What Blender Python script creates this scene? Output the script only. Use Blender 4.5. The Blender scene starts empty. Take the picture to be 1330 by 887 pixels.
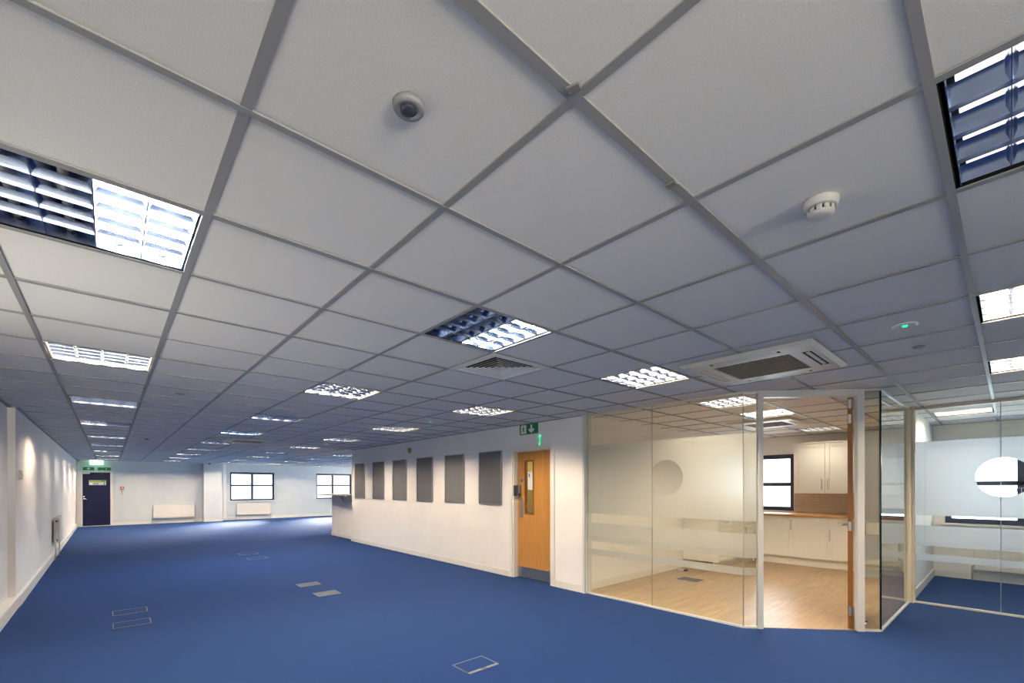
import bpy, math, random
from mathutils import Vector, Matrix
random.seed(4)
C = bpy.context.scene.collection
HC = 2.426          # ceiling height
T = 0.6             # ceiling module

# ------------------------------------------------------------------ camera
cam_d = bpy.data.cameras.new('camera'); cam = bpy.data.objects.new('camera', cam_d); C.objects.link(cam)
F_PX, TH, RO = 582.65, 0.7417, 0.0015
cam_d.sensor_width = 36; cam_d.lens = F_PX/1330*36
cam_d.shift_x = (665-676.54)/1330; cam_d.shift_y = (631.34-443.5)/1330
cam_d.clip_start = 0.02; cam_d.clip_end = 300
fw = Vector((math.sin(TH), math.cos(TH), 0)); rt = Vector((math.cos(TH), -math.sin(TH), 0)); up = Vector((0, 0, 1))
cx_ = rt*math.cos(RO) - up*math.sin(RO); cy_ = rt*math.sin(RO) + up*math.cos(RO); cz_ = -fw
m = Matrix((cx_, cy_, cz_)).transposed().to_4x4(); m.translation = Vector((-0.2587, -0.732, 1.4568))
cam.matrix_world = m
bpy.context.scene.camera = cam

# ------------------------------------------------------------------ world, exposure
sc = bpy.context.scene
sc.view_settings.view_transform = 'Standard'; sc.view_settings.look = 'None'
sc.view_settings.gamma = 1; sc.view_settings.use_curve_mapping = False
sc.view_settings.exposure = 0.0
W = bpy.data.worlds.new('overcast'); sc.world = W; W.use_nodes = True
# overcast sky above the horizon, bright glow added below it to light the ceilings
nt = W.node_tree; bg = nt.nodes['Background']; bg.inputs[1].default_value = 1
tc = nt.nodes.new('ShaderNodeTexCoord'); sp = nt.nodes.new('ShaderNodeSeparateXYZ'); rp = nt.nodes.new('ShaderNodeMapRange')
rp.inputs[1].default_value = -0.03; rp.inputs[2].default_value = 0.03
mx = nt.nodes.new('ShaderNodeMix'); mx.data_type = 'RGBA'
def side(cold, warm, far, west):      # sky and added ground glow set by compass side to balance the indoor light
    r1 = nt.nodes.new('ShaderNodeMapRange'); r1.inputs[1].default_value = -0.5; r1.inputs[2].default_value = -0.1
    m1 = nt.nodes.new('ShaderNodeMix'); m1.data_type = 'RGBA'; m1.inputs[6].default_value = warm; m1.inputs[7].default_value = cold
    r2 = nt.nodes.new('ShaderNodeMapRange'); r2.inputs[1].default_value = 0.35; r2.inputs[2].default_value = 0.75
    m2 = nt.nodes.new('ShaderNodeMix'); m2.data_type = 'RGBA'; m2.inputs[7].default_value = far
    ma = nt.nodes.new('ShaderNodeMath'); ma.operation = 'MULTIPLY_ADD'; ma.inputs[1].default_value = 0.9
    nt.links.new(sp.outputs[0], ma.inputs[0]); nt.links.new(sp.outputs[1], ma.inputs[2]); nt.links.new(ma.outputs[0], r1.inputs[0]); nt.links.new(r1.outputs[0], m1.inputs[0]); nt.links.new(m1.outputs[2], m2.inputs[6])
    nt.links.new(sp.outputs[1], r2.inputs[0]); nt.links.new(r2.outputs[0], m2.inputs[0])
    r3 = nt.nodes.new('ShaderNodeMapRange'); r3.inputs[1].default_value = -0.08; r3.inputs[2].default_value = -0.35
    m3 = nt.nodes.new('ShaderNodeMix'); m3.data_type = 'RGBA'; m3.inputs[7].default_value = west
    nt.links.new(sp.outputs[0], r3.inputs[0]); nt.links.new(r3.outputs[0], m3.inputs[0]); nt.links.new(m2.outputs[2], m3.inputs[6]); return m3.outputs[2]
def c4(c, k): return (c[0]*k, c[1]*k, c[2]*k, 1)
nt.links.new(side(c4((.80, .90, 1.0), 14), c4((1.0, .89, .74), 50), c4((1.0, .96, .92), 2.6), c4((1.0, .92, .80), 5.4)), mx.inputs[6])
nt.links.new(side(c4((.76, .88, 1.0), 11.5), c4((1.0, .93, .82), 5), c4((.93, .96, 1.0), 2.2), c4((.95, .97, 1.0), 3)), mx.inputs[7])
nt.links.new(tc.outputs['Generated'], sp.inputs[0]); nt.links.new(sp.outputs[2], rp.inputs[0]); nt.links.new(rp.outputs[0], mx.inputs[0]); nt.links.new(mx.outputs[2], bg.inputs[0])
try:
    sc.cycles.max_bounces = 12; sc.cycles.diffuse_bounces = 6; sc.cycles.glossy_bounces = 6
    sc.cycles.transparent_max_bounces = 24; sc.cycles.transmission_bounces = 8
    sc.cycles.caustics_reflective = False; sc.cycles.caustics_refractive = False
    sc.cycles.sample_clamp_indirect = 6.0; sc.cycles.blur_glossy = 0.5
except Exception: pass
TUBE = 300.0          # brightness of a lit tube
TUBE_DIM = 2.5

# soft low light added through the far windows to brighten the carpet
sd = bpy.data.lights.new('fill_sun', 'SUN'); sd.energy = 75; sd.angle = math.radians(30); sd.color = (1.0, .97, .92)
so = bpy.data.objects.new('fill_sun', sd); C.objects.link(so)
so.rotation_euler = Vector((math.sin(math.radians(30))*math.cos(math.radians(25)), math.cos(math.radians(30))*math.cos(math.radians(25)), math.sin(math.radians(25)))).to_track_quat('Z', 'Y').to_euler()

def portal(name, loc, rot, sx, sy):
    l = bpy.data.lights.new(name, 'AREA'); l.shape = 'RECTANGLE'; l.size = sx; l.size_y = sy
    l.cycles.is_portal = True
    o = bpy.data.objects.new(name, l); C.objects.link(o); o.location = loc; o.rotation_euler = rot
    return o

# ------------------------------------------------------------------ materials
def mat(name, col, rough=0.6, metal=0.0, spec=0.5, emit=None, es=0.0, sheen=0.0):
    M = bpy.data.materials.new(name); M.use_nodes = True
    b = M.node_tree.nodes['Principled BSDF']
    b.inputs['Base Color'].default_value = (*col, 1); b.inputs['Roughness'].default_value = rough
    b.inputs['Metallic'].default_value = metal; b.inputs['Specular IOR Level'].default_value = spec
    if sheen: b.inputs['Sheen Weight'].default_value = sheen; b.inputs['Sheen Roughness'].default_value = 0.4
    if emit: b.inputs['Emission Color'].default_value = (*emit, 1); b.inputs['Emission Strength'].default_value = es
    return M

def noisy(name, c1, c2, scale, rough=0.7, bump=0.1, bscale=None, detail=4, stretch=(1, 1, 1), lo=0.35, hi=0.65, spec=0.5, sheen=0.0, metal=0.0):
    M = mat(name, c1, rough, metal, spec, sheen=sheen); nt = M.node_tree; b = nt.nodes['Principled BSDF']
    tc = nt.nodes.new('ShaderNodeTexCoord'); mp = nt.nodes.new('ShaderNodeMapping'); mp.inputs['Scale'].default_value = stretch
    n = nt.nodes.new('ShaderNodeTexNoise'); n.inputs['Scale'].default_value = scale; n.inputs['Detail'].default_value = detail
    r = nt.nodes.new('ShaderNodeValToRGB'); r.color_ramp.elements[0].position = lo; r.color_ramp.elements[1].position = hi
    r.color_ramp.elements[0].color = (*c1, 1); r.color_ramp.elements[1].color = (*c2, 1)
    L = nt.links.new
    L(tc.outputs['Object'], mp.inputs[0]); L(mp.outputs[0], n.inputs['Vector']); L(n.outputs['Fac'], r.inputs[0]); L(r.outputs[0], b.inputs['Base Color'])
    if bump:
        n2 = nt.nodes.new('ShaderNodeTexNoise'); n2.inputs['Scale'].default_value = bscale or scale; n2.inputs['Detail'].default_value = 3
        L(mp.outputs[0], n2.inputs['Vector'])
        bp = nt.nodes.new('ShaderNodeBump'); bp.inputs['Strength'].default_value = bump; bp.inputs['Distance'].default_value = 0.01
        L(n2.outputs['Fac'], bp.inputs['Height']); L(bp.outputs[0], b.inputs['Normal'])
    return M

M_wall = noisy('wall_paint', (0.84, 0.815, 0.77), (0.87, 0.845, 0.80), 3, 0.75, 0.03, 60, spec=0.3)
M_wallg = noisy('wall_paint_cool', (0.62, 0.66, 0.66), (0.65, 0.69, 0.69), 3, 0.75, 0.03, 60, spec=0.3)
M_trim = mat('trim_gloss', (0.80, 0.77, 0.70), 0.35)
M_det = mat('detector_plastic', (0.60, 0.60, 0.58), 0.5)
M_trunk = mat('trunking_plastic', (0.80, 0.78, 0.75), 0.4)
M_tile = noisy('ceiling_tile', (0.80, 0.785, 0.74), (0.86, 0.845, 0.80), 260, 0.9, 0.10, 220, detail=2, spec=0.2)
M_tee = mat('tee_grid', (0.31, 0.31, 0.305), 0.5)
M_carpet = noisy('blue_carpet', (0.013, 0.034, 0.112), (0.020, 0.050, 0.156), 300, 0.8, 0.5, 420, detail=3, spec=0.06, sheen=0.0)
M_navy = mat('navy_paint', (0.008, 0.010, 0.040), 0.5, spec=0.2)
M_board = noisy('grey_felt', (0.115, 0.12, 0.125), (0.14, 0.145, 0.15), 400, 0.9, 0.15)
M_alu = mat('aluminium', (0.55, 0.55, 0.55), 0.35, 1.0)
M_steel = mat('steel', (0.52, 0.52, 0.52), 0.38, 1.0)
M_chrome = mat('chrome', (0.8, 0.8, 0.8), 0.15, 1.0)
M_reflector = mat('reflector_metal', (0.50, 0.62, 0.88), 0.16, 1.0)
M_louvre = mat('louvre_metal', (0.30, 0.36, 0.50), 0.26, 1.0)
M_reflector_lit = mat('reflector_lit_metal', (0.85, 0.87, 0.90), 0.5, 0.55)  # whiter copy for lit troughs, lamp glow put into the colour
M_black = mat('black_housing', (0.008, 0.008, 0.008), 0.8, spec=0.1)
M_dark = mat('dark_plastic', (0.05, 0.05, 0.055), 0.5)
M_white = mat('white_plastic', (0.80, 0.80, 0.78), 0.4)
M_frame = mat('white_powder_coat', (0.66, 0.66, 0.63), 0.4)
M_beige = mat('beige_powder_coat', (0.62, 0.58, 0.48), 0.4)
M_acp = mat('ac_cream_plastic', (0.70, 0.66, 0.56), 0.45)
M_rad = mat('radiator_enamel', (0.82, 0.78, 0.70), 0.35)
M_radend = mat('radiator_end', (0.55, 0.53, 0.48), 0.5)
M_cab = mat('cream_cabinet', (0.87, 0.85, 0.77), 0.45)
M_green = mat('sign_green', (0.005, 0.16, 0.045), 0.4)
M_signw = mat('sign_white', (0.75, 0.80, 0.75), 0.5)
M_blue = mat('sign_blue', (0.02, 0.12, 0.55), 0.4)
M_red = mat('callpoint_red', (0.55, 0.06, 0.03), 0.4)
M_yellow = mat('sign_yellow', (0.55, 0.60, 0.10), 0.5)
M_brass = mat('yellowed_plastic', (0.30, 0.27, 0.08), 0.4)
M_winf = mat('window_frame_blue', (0.022, 0.030, 0.075), 0.4)
M_hazel = mat('yellow_wall', (0.80, 0.62, 0.22), 0.7)
M_grille = mat('grille_brown', (0.27, 0.24, 0.19), 0.7)
M_led = mat('green_led', (0, 0.3, 0.1), 0.4, emit=(0.02, 1.0, 0.35), es=1.5)
M_exitlit = mat('exit_sign_lit', (0.4, 0.9, 0.6), 0.4, emit=(0.42, 1.0, 0.62), es=2.2)
M_exitlitw = mat('exit_sign_lit_white', (0.9, 0.9, 0.9), 0.4, emit=(0.9, 1.0, 0.93), es=3.5)
M_tw = mat('tube_warm', (0.9, 0.9, 0.9), 0.5, emit=(1.0, 0.80, 0.58), es=TUBE)
M_tc = mat('tube_cool', (0.9, 0.9, 0.9), 0.5, emit=(0.80, 0.91, 1.0), es=TUBE)
M_td = mat('tube_dim', (0.8, 0.8, 0.78), 0.5, emit=(1.0, 0.93, 0.82), es=TUBE_DIM)
M_tr = mat('tube_room', (0.9, 0.9, 0.9), 0.5, emit=(1.0, 0.85, 0.64), es=TUBE*1.1)
M_tr2 = mat('tube_room_dim', (0.9, 0.9, 0.9), 0.5, emit=(1.0, 0.82, 0.58), es=TUBE*.50)
M_tr3 = mat('tube_room_low', (0.9, 0.9, 0.9), 0.5, emit=(1.0, 0.88, 0.70), es=TUBE*.15)
M_tm = mat('tube_half_power', (0.9, 0.9, 0.9), 0.5, emit=(1.0, 0.86, 0.68), es=TUBE*.28)
M_to = mat('tube_off', (0.35, 0.35, 0.36), 0.3)
M_concrete = mat('yard_concrete', (0.5, 0.5, 0.5), 0.9)
M_clad = mat('grey_blue_cladding', (0.030, 0.042, 0.065), 0.7)  # cladding darkened in its colour for the building's unlit side
M_pale = mat('pale_render', (0.55, 0.55, 0.55), 0.9)
M_splash = None

def wood(name, c1, c2, c3, stretch, scale, rough=0.4, planks=None):
    M = mat(name, c1, rough); nt = M.node_tree; b = nt.nodes['Principled BSDF']; L = nt.links.new
    tc = nt.nodes.new('ShaderNodeTexCoord'); mp = nt.nodes.new('ShaderNodeMapping'); mp.inputs['Scale'].default_value = stretch
    n = nt.nodes.new('ShaderNodeTexNoise'); n.inputs['Scale'].default_value = scale; n.inputs['Detail'].default_value = 6; n.inputs['Distortion'].default_value = 0.6
    r = nt.nodes.new('ShaderNodeValToRGB'); e = r.color_ramp.elements
    e[0].position = 0.3; e[0].color = (*c1, 1); e[1].position = 0.7; e[1].color = (*c3, 1)
    k = e.new(0.5); k.color = (*c2, 1)
    L(tc.outputs['Object'], mp.inputs[0]); L(mp.outputs[0], n.inputs['Vector']); L(n.outputs['Fac'], r.inputs[0])
    out = r.outputs[0]
    if planks:
        bk = nt.nodes.new('ShaderNodeTexBrick'); bk.inputs['Scale'].default_value = 1
        bk.inputs['Brick Width'].default_value = planks[0]; bk.inputs['Row Height'].default_value = planks[1]
        bk.inputs['Mortar Size'].default_value = planks[2]
        bk.inputs['Color1'].default_value = (0.90, 0.90, 0.90, 1); bk.inputs['Color2'].default_value = (1.08, 1.06, 1.04, 1); bk.inputs['Mortar'].default_value = (0.72, 0.70, 0.66, 1)
        m2 = nt.nodes.new('ShaderNodeMapping'); m2.inputs['Rotation'].default_value = planks[3]
        mx = nt.nodes.new('ShaderNodeMix'); mx.data_type = 'RGBA'; mx.blend_type = 'MULTIPLY'; mx.inputs[0].default_value = 1
        L(tc.outputs['Object'], m2.inputs[0]); L(m2.outputs[0], bk.inputs['Vector'])
        L(out, mx.inputs[6]); L(bk.outputs[0], mx.inputs[7]); out = mx.outputs[2]
    L(out, b.inputs['Base Color'])
    return M
M_oakfloor = wood('oak_plank_floor', (0.33, 0.235, 0.14), (0.39, 0.28, 0.175), (0.46, 0.335, 0.215), (1.2, 9, 9), 2.2, 0.32, (1.2, 0.16, 0.003, (0, 0, 0)))
M_oakdoor = wood('oak_veneer', (0.44, 0.20, 0.042), (0.50, 0.235, 0.052), (0.56, 0.275, 0.065), (14, 14, 0.7), 2.5, 0.35)
M_oakedge = wood('oak_edge', (0.21, 0.075, 0.010), (0.25, 0.09, 0.013), (0.29, 0.11, 0.018), (12, 12, 0.7), 2.5, 0.4)
M_worktop = wood('beech_worktop', (0.44, 0.22, 0.07), (0.52, 0.27, 0.09), (0.60, 0.33, 0.12), (6, 1.2, 6), 4, 0.3)
M_counter = wood('counter_wood', (0.40, 0.27, 0.17), (0.46, 0.32, 0.21), (0.50, 0.36, 0.25), (6, 1, 6), 4, 0.4)
M_splash = wood('beige_plank_tile', (0.50, 0.42, 0.33), (0.55, 0.47, 0.37), (0.60, 0.52, 0.42), (1, 2, 14), 3, 0.35, (0.9, 0.095, 0.003, (0, math.pi/2, math.pi/2)))

def glass(name, tint, r0=0.0):
    M = bpy.data.materials.new(name); M.use_nodes = True; nt = M.node_tree; nt.nodes.clear(); L = nt.links.new
    o = nt.nodes.new('ShaderNodeOutputMaterial'); mx = nt.nodes.new('ShaderNodeMixShader')
    t = nt.nodes.new('ShaderNodeBsdfTransparent'); t.inputs[0].default_value = (*tint, 1)
    g = nt.nodes.new('ShaderNodeBsdfGlossy'); g.inputs['Roughness'].default_value = 0.0; g.inputs[0].default_value = (0.97, 1, 0.98, 1)
    f = nt.nodes.new('ShaderNodeFresnel'); f.inputs['IOR'].default_value = 1.5
    ge = nt.nodes.new('ShaderNodeNewGeometry'); iv = nt.nodes.new('ShaderNodeMath'); iv.operation = 'SUBTRACT'; iv.inputs[0].default_value = 1
    mu = nt.nodes.new('ShaderNodeMath'); mu.operation = 'MULTIPLY'; mu.use_clamp = True
    m16 = nt.nodes.new('ShaderNodeMath'); m16.operation = 'MULTIPLY'; m16.inputs[1].default_value = 1.5
    L(ge.outputs['Backfacing'], iv.inputs[1]); L(f.outputs[0], m16.inputs[0]); L(m16.outputs[0], mu.inputs[0]); L(iv.outputs[0], mu.inputs[1])
    L(mu.outputs[0], mx.inputs[0]); L(t.outputs[0], mx.inputs[1]); L(g.outputs[0], mx.inputs[2]); L(mx.outputs[0], o.inputs[0])
    return M
M_glass = glass('clear_glass', (0.965, 0.98, 0.955))
M_wglass = glass('window_glass', (0.97, 0.985, 0.98))
M_gedge = mat('glass_edge', (0.30, 0.38, 0.28), 0.2)
M_gedged = mat('glass_edge_dark', (0.006, 0.03, 0.028), 0.15)
def film(name='frosted_film', haze=0.03, tc=(0.45, 0.505, 0.61), rough=0.9):
    M = bpy.data.materials.new(name); M.use_nodes = True; nt = M.node_tree; nt.nodes.clear(); L = nt.links.new
    o = nt.nodes.new('ShaderNodeOutputMaterial'); a = nt.nodes.new('ShaderNodeMixShader'); b = nt.nodes.new('ShaderNodeMixShader')
    d = nt.nodes.new('ShaderNodeBsdfDiffuse'); d.inputs[0].default_value = (0.82, 0.82, 0.82, 1)
    t = nt.nodes.new('ShaderNodeBsdfTranslucent'); t.inputs[0].default_value = (*tc, 1)
    r = nt.nodes.new('ShaderNodeBsdfRefraction'); r.inputs['Roughness'].default_value = rough; r.inputs['IOR'].default_value = 1.18; r.inputs[0].default_value = (0.88, 0.92, 0.97, 1)
    a.inputs[0].default_value = 0.62; b.inputs[0].default_value = haze
    L(d.outputs[0], a.inputs[1]); L(t.outputs[0], a.inputs[2]); L(a.outputs[0], b.inputs[1]); L(r.outputs[0], b.inputs[2]); L(b.outputs[0], o.inputs[0])
    return M
M_film = film()
M_film_soft = film('frosted_film_soft', 0.36, (0.60, 0.58, 0.53), 0.75)

# ------------------------------------------------------------------ mesh helpers
class MB:
    def __init__(s): s.v = []; s.f = []; s.mi = []; s.sm = []
    def add(s, vs, fs, mi=0, sm=False):
        k = len(s.v); s.v += [tuple(v) for v in vs]; s.f += [tuple(k+i for i in f) for f in fs]
        s.mi += [mi]*len(fs); s.sm += [sm]*len(fs); return s
    def box(s, x0, y0, z0, x1, y1, z1, mi=0):
        x0, x1 = min(x0, x1), max(x0, x1); y0, y1 = min(y0, y1), max(y0, y1); z0, z1 = min(z0, z1), max(z0, z1)
        return s.add([(x0,y0,z0),(x1,y0,z0),(x1,y1,z0),(x0,y1,z0),(x0,y0,z1),(x1,y0,z1),(x1,y1,z1),(x0,y1,z1)],
              [(0,3,2,1),(4,5,6,7),(0,1,5,4),(1,2,6,5),(2,3,7,6),(3,0,4,7)], mi)
    def prism(s, pts, axis, a, b, mi=0):
        """closed polygon pts (u,v) extruded along axis from a to b"""
        n = len(pts)
        def P(u, v, w): return {'x': (w, u, v), 'y': (u, w, v), 'z': (u, v, w)}[axis]
        vs = [P(u, v, a) for u, v in pts] + [P(u, v, b) for u, v in pts]
        fs = [tuple(range(n))[::-1], tuple(range(n, 2*n))] + [(i, (i+1) % n, n+(i+1) % n, n+i) for i in range(n)]
        return s.add(vs, fs, mi)
    def cyl(s, c, r, h, axis='z', seg=24, mi=0, r2=None, sm=True):
        r2 = r if r2 is None else r2; vs = []
        for k, rr in ((0, r), (h, r2)):
            for i in range(seg):
                a = 2*math.pi*i/seg; u, v = rr*math.cos(a), rr*math.sin(a)
                p = {'z': (u, v, k), 'x': (k, u, v), 'y': (u, k, v)}[axis]
                vs.append((c[0]+p[0], c[1]+p[1], c[2]+p[2]))
        s.add(vs, [(i, (i+1) % seg, seg+(i+1) % seg, seg+i) for i in range(seg)], mi, sm)
        k = len(s.v)-2*seg
        s.f += [tuple(k+i for i in range(seg))[::-1], tuple(k+seg+i for i in range(seg))]; s.mi += [mi, mi]; s.sm += [False, False]
        return s
    def lathe(s, c, prof, seg=32, mi=0, sm=True):
        """prof list of (r,z), surface of revolution around z"""
        vs = []; 
        for r, z in prof:
            for i in range(seg):
                a = 2*math.pi*i/seg; vs.append((c[0]+r*math.cos(a), c[1]+r*math.sin(a), c[2]+z))
        fs = []
        for j in range(len(prof)-1):
            for i in range(seg): fs.append((j*seg+i, j*seg+(i+1) % seg, (j+1)*seg+(i+1) % seg, (j+1)*seg+i))
        s.add(vs, fs, mi, sm)
        k = len(s.v)-len(vs)
        s.f += [tuple(k+i for i in range(seg))[::-1], tuple(k+(len(prof)-1)*seg+i for i in range(seg))]; s.mi += [mi, mi]; s.sm += [False]*2
        return s
    def tube(s, pts, r, seg=8, mi=0):
        pts = [Vector(p) for p in pts]; rings = []
        for i, p in enumerate(pts):
            d = (pts[min(i+1, len(pts)-1)]-pts[max(i-1, 0)]).normalized()
            a = d.orthogonal().normalized() if i == 0 else (rings[-1][1]-d*rings[-1][1].dot(d)).normalized()
            rings.append((p, a, d.cross(a)))
        vs = []
        for p, a, b in rings:
            for k in range(seg):
                t = 2*math.pi*k/seg; vs.append(p+a*r*math.cos(t)+b*r*math.sin(t))
        n = len(pts)
        fs = [(j*seg+k, j*seg+(k+1) % seg, (j+1)*seg+(k+1) % seg, (j+1)*seg+k) for j in range(n-1) for k in range(seg)]
        s.add(vs, fs, mi, True)
        k = len(s.v)-len(vs)
        s.f += [tuple(k+i for i in range(seg))[::-1], tuple(k+(n-1)*seg+i for i in range(seg))]; s.mi += [mi]*2; s.sm += [False]*2
        return s
    def build(s, name, mats, parent=None, bevel=0, loc=None):
        me = bpy.data.meshes.new(name); me.from_pydata(s.v, [], s.f)
        if not isinstance(mats, (list, tuple)): mats = [mats]
        for m_ in mats: me.materials.append(m_)
        for p, i, q in zip(me.polygons, s.mi, s.sm): p.material_index = i; p.use_smooth = q
        me.update()
        o = bpy.data.objects.new(name, me); C.objects.link(o)
        if parent: o.parent = parent
        if loc: o.location = loc
        if bevel:
            b = o.modifiers.new('bevel', 'BEVEL'); b.width = bevel; b.segments = 2; b.limit_method = 'ANGLE'; b.angle_limit = 0.7
        return o
def thing(name, label, cat, loc=(0, 0, 0), rz=0, group=None):
    o = bpy.data.objects.new(name, None); C.objects.link(o); o.location = loc; o.rotation_euler = (0, 0, rz)
    o.empty_display_size = 0.1
    return tag(o, label, cat, group)
def tag(o, label, cat, group=None):
    o['label'] = label; o['category'] = cat
    if group: o['group'] = group
    return o
def struct(o): o['kind'] = 'structure'; return o
def kids(o): return [c for c in ALL() if c.parent == o]
def ALL(): return list(C.objects)
def dup(root, loc=None, rz=None, label=None, group=None):
    r = root.copy(); C.objects.link(r)
    if loc is not None: r.location = loc
    if rz is not None: r.rotation_euler = (0, 0, rz)
    if label: r['label'] = label
    if group: r['group'] = group
    def rec(a, b):
        for ch in a.children:
            c = ch.copy(); C.objects.link(c); c.parent = b; rec(ch, c)
    rec(root, r)
    return r

# wall made of boxes around rectangular holes. axis 'x': wall runs along x at y0..y1 ; 'y': runs along y at x0..x1
def wall(name, axis, a0, a1, t0, t1, holes=(), z0=0, z1=HC+0.05, m_=None):
    mb = MB()
    def B(u0, u1, w0, w1):
        if u1-u0 < 1e-4 or w1-w0 < 1e-4: return
        if axis == 'x': mb.box(u0, t0, w0, u1, t1, w1)
        else: mb.box(t0, u0, w0, t1, u1, w1)
    u = a0
    for (h0, h1, b, t) in sorted(holes):
        B(u, h0, z0, z1); B(h0, h1, z0, b); B(h0, h1, t, z1); u = h1
    B(u, a1, z0, z1)
    return struct(mb.build(name, m_ or M_wall))

# ------------------------------------------------------------------ shell
XL, XR, YB, YF = -1.16, 12.0, -5.0, 22.1
mb = MB(); mb.box(-1.4, YB-.1, -.06, 12.1, 22.6, 0)
struct(mb.build('floor', M_carpet))
mb = MB(); mb.prism([(4.545, 3.25), (4.545, 1.13), (5.41, 0.17), (7.1, 0.17), (9.62, 0.17), (9.62, 3.25)], 'z', 0.0, 0.004)
struct(mb.build('floor_meeting_room', M_oakfloor))

# ceiling: tile slabs in the cells, T-bars between
skip = set()
FIX = [(-1, j) for j in (2, 6, 10, 14, 18, 22, 26, 30, 34)] + [(2, j) for j in (-2, 2, 6, 10, 14, 18, 22, 26, 30, 34)] + \
      [(5, j) for j in (-2, 2, 6, 10, 14, 18, 22, 26, 30, 34)] + [(8, j) for j in (-2, 22, 26, 30, 34)] + [(11, 30), (11, 34)] + \
      [(8, 2), (10, 2), (14, 2), (13, -1)]
VENTS = [(3, 3)]
skip |= set(FIX) | set(VENTS)
i0, i1, j0, j1 = -2, 20, -9, 37
mb = MB()
random.seed(11)
for i in range(i0, i1):
    for j in range(j0, j1):
        if (i, j) in skip: continue
        dz = random.uniform(-0.0015, 0.0015)
        mb.box(i*T+.004, j*T+.004, HC+.005+dz, (i+1)*T-.004, (j+1)*T-.004, HC+.020+dz)
mb.box(i0*T-.3, j0*T, HC+.13, i1*T+.3, j1*T+.4, HC+.15)
struct(mb.build('ceiling', M_tile))
mb = MB()
for i in range(i0, i1+1):
    w = .0135 if i % 3 == 0 else .012
    mb.box(i*T-w, j0*T, HC-.001, i*T+w, j1*T+.1, HC+.003); mb.box(i*T-.003, j0*T, HC+.003, i*T+.003, j1*T+.1, HC+.035)
for j in range(j0, j1+1):
    w = .0155 if j % 2 == 0 else .0115
    mb.box(i0*T, j*T-w, HC-.002, i1*T, j*T+w, HC+.004)
struct(mb.build('ceiling_grid', M_tee))

wall('wall_left_near', 'y', YB, 7.35, -1.36, XL, [(-4.7, -1.1, .75, 2.3), (1.2, 3.2, .75, 2.1)])
mb = MB(); mb.prism([(-1.36, 7.35), (-1.095, 7.35), (-1.15, 22.2), (-1.36, 22.2)], 'z', 0, HC+.05)
struct(mb.build('wall_left', M_wall))
mb = MB()
mb.box(-1.36, YB, 0, -1.07, 7.40, .135); mb.prism([(-1.3, 7.405), (-1.062, 7.405), (-1.115, 22.1), (-1.3, 22.1)], 'z', 0, .135)
struct(mb.build('baseboard_left', M_trunk, bevel=.004))
mb = MB(); mb.box(-1.165, YB, HC-.018, -1.125, 7.35, HC-.001); mb.prism([(-1.2, 7.35), (-1.07, 7.35), (-1.125, 22.1), (-1.2, 22.1)], 'z', HC-.018, HC-.001)
struct(mb.build('trim_1', mat('edge_angle', (.30, .29, .28), .5)))

# far walls
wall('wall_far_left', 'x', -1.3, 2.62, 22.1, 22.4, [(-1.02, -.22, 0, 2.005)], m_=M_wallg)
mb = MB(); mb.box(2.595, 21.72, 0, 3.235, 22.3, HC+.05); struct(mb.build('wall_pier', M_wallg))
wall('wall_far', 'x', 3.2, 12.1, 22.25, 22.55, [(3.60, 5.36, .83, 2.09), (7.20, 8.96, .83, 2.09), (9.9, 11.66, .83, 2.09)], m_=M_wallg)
mb = MB(); mb.box(-1.14, 22.04, 0, -1.06, 22.1, HC); mb.box(-1.14, 22.04, HC-.055, -.80, 22.1, HC-.002)
struct(mb.build('trim_2', M_trim))
mb = MB(); mb.box(3.33, 22.18, .1, 3.46, 22.25, HC); struct(mb.build('trim_3', M_wall))
mb = MB(); mb.box(-1.11, 22.08, 0, -1.06, 22.1, .1); mb.box(-.165, 22.08, 0, 2.595, 22.1, .1); mb.box(2.58, 21.70, 0, 3.25, 21.72, .1); mb.box(2.578, 21.70, 0, 2.595, 22.1, .1); mb.box(3.235, 21.70, 0, 3.252, 22.25, .1)
mb.box(3.25, 22.22, 0, 12.0, 22.25, .13)
struct(mb.build('baseboard_far', M_trim))
# hidden sides of the hall that let daylight in; the back window is added
wall('wall_right_far', 'y', 11.0, 22.4, 12.0, 12.3, [(11.6, 14.4, .6, 2.3), (15.0, 17.8, .6, 2.3), (18.4, 21.2, .6, 2.3)])
wall('wall_back', 'x', -1.3, 12.1, YB-.3, YB, [(-1.0, 1.1, .75, 2.25)])
wall('wall_right_room', 'y', YB, 3.35, 9.6, 9.9, [(-2.75, -.02, .86, 2.08), (2.13, 3.12, .965, 2.08)])

# board wall (service core), with the toilet door
wall('wall_boards', 'y', 3.20, 11.14, 4.5, 4.62, [(3.80, 4.66, 0, 2.03)])
wall('wall_core_end', 'x', 4.62, 12.05, 11.04, 11.14)
wall('wall_meeting_room', 'x', 4.60, 9.62, 3.25, 3.35)
wall('wall_lobby', 'x', 7.18, 9.62, .115, .175)
wall('wall_core_inner', 'y', 3.35, 9.0, 5.9, 6.0, m_=M_hazel)
mb = MB()
mb.box(4.482, 4.73, 0, 4.5, 11.14, .10); mb.box(4.482, 3.20, 0, 4.5, 3.725, .10); mb.box(4.5, 11.14, 0, 12.0, 11.158, .1)
mb.box(4.482, 11.12, 0, 4.5, 11.158, .1)
struct(mb.build('baseboard_boards', M_trim, bevel=.004))
mb = MB(); mb.box(4.62, 3.232, 0, 9.0, 3.25, .10); mb.box(7.2, .097, 0, 9.6, .115, .11); pass
mb.box(7.2, .175, 0, 8.95, .19, .1); mb.box(9.58, YB, 0, 9.6, .1, .1)
struct(mb.build('baseboard_rooms', M_trim))
mb = MB(); mb.box(4.487, 3.2, HC-.012, 4.5, 11.14, HC-.002); struct(mb.build('trim_4', mat('edge_angle_board', (.30, .29, .28), .5)))
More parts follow.
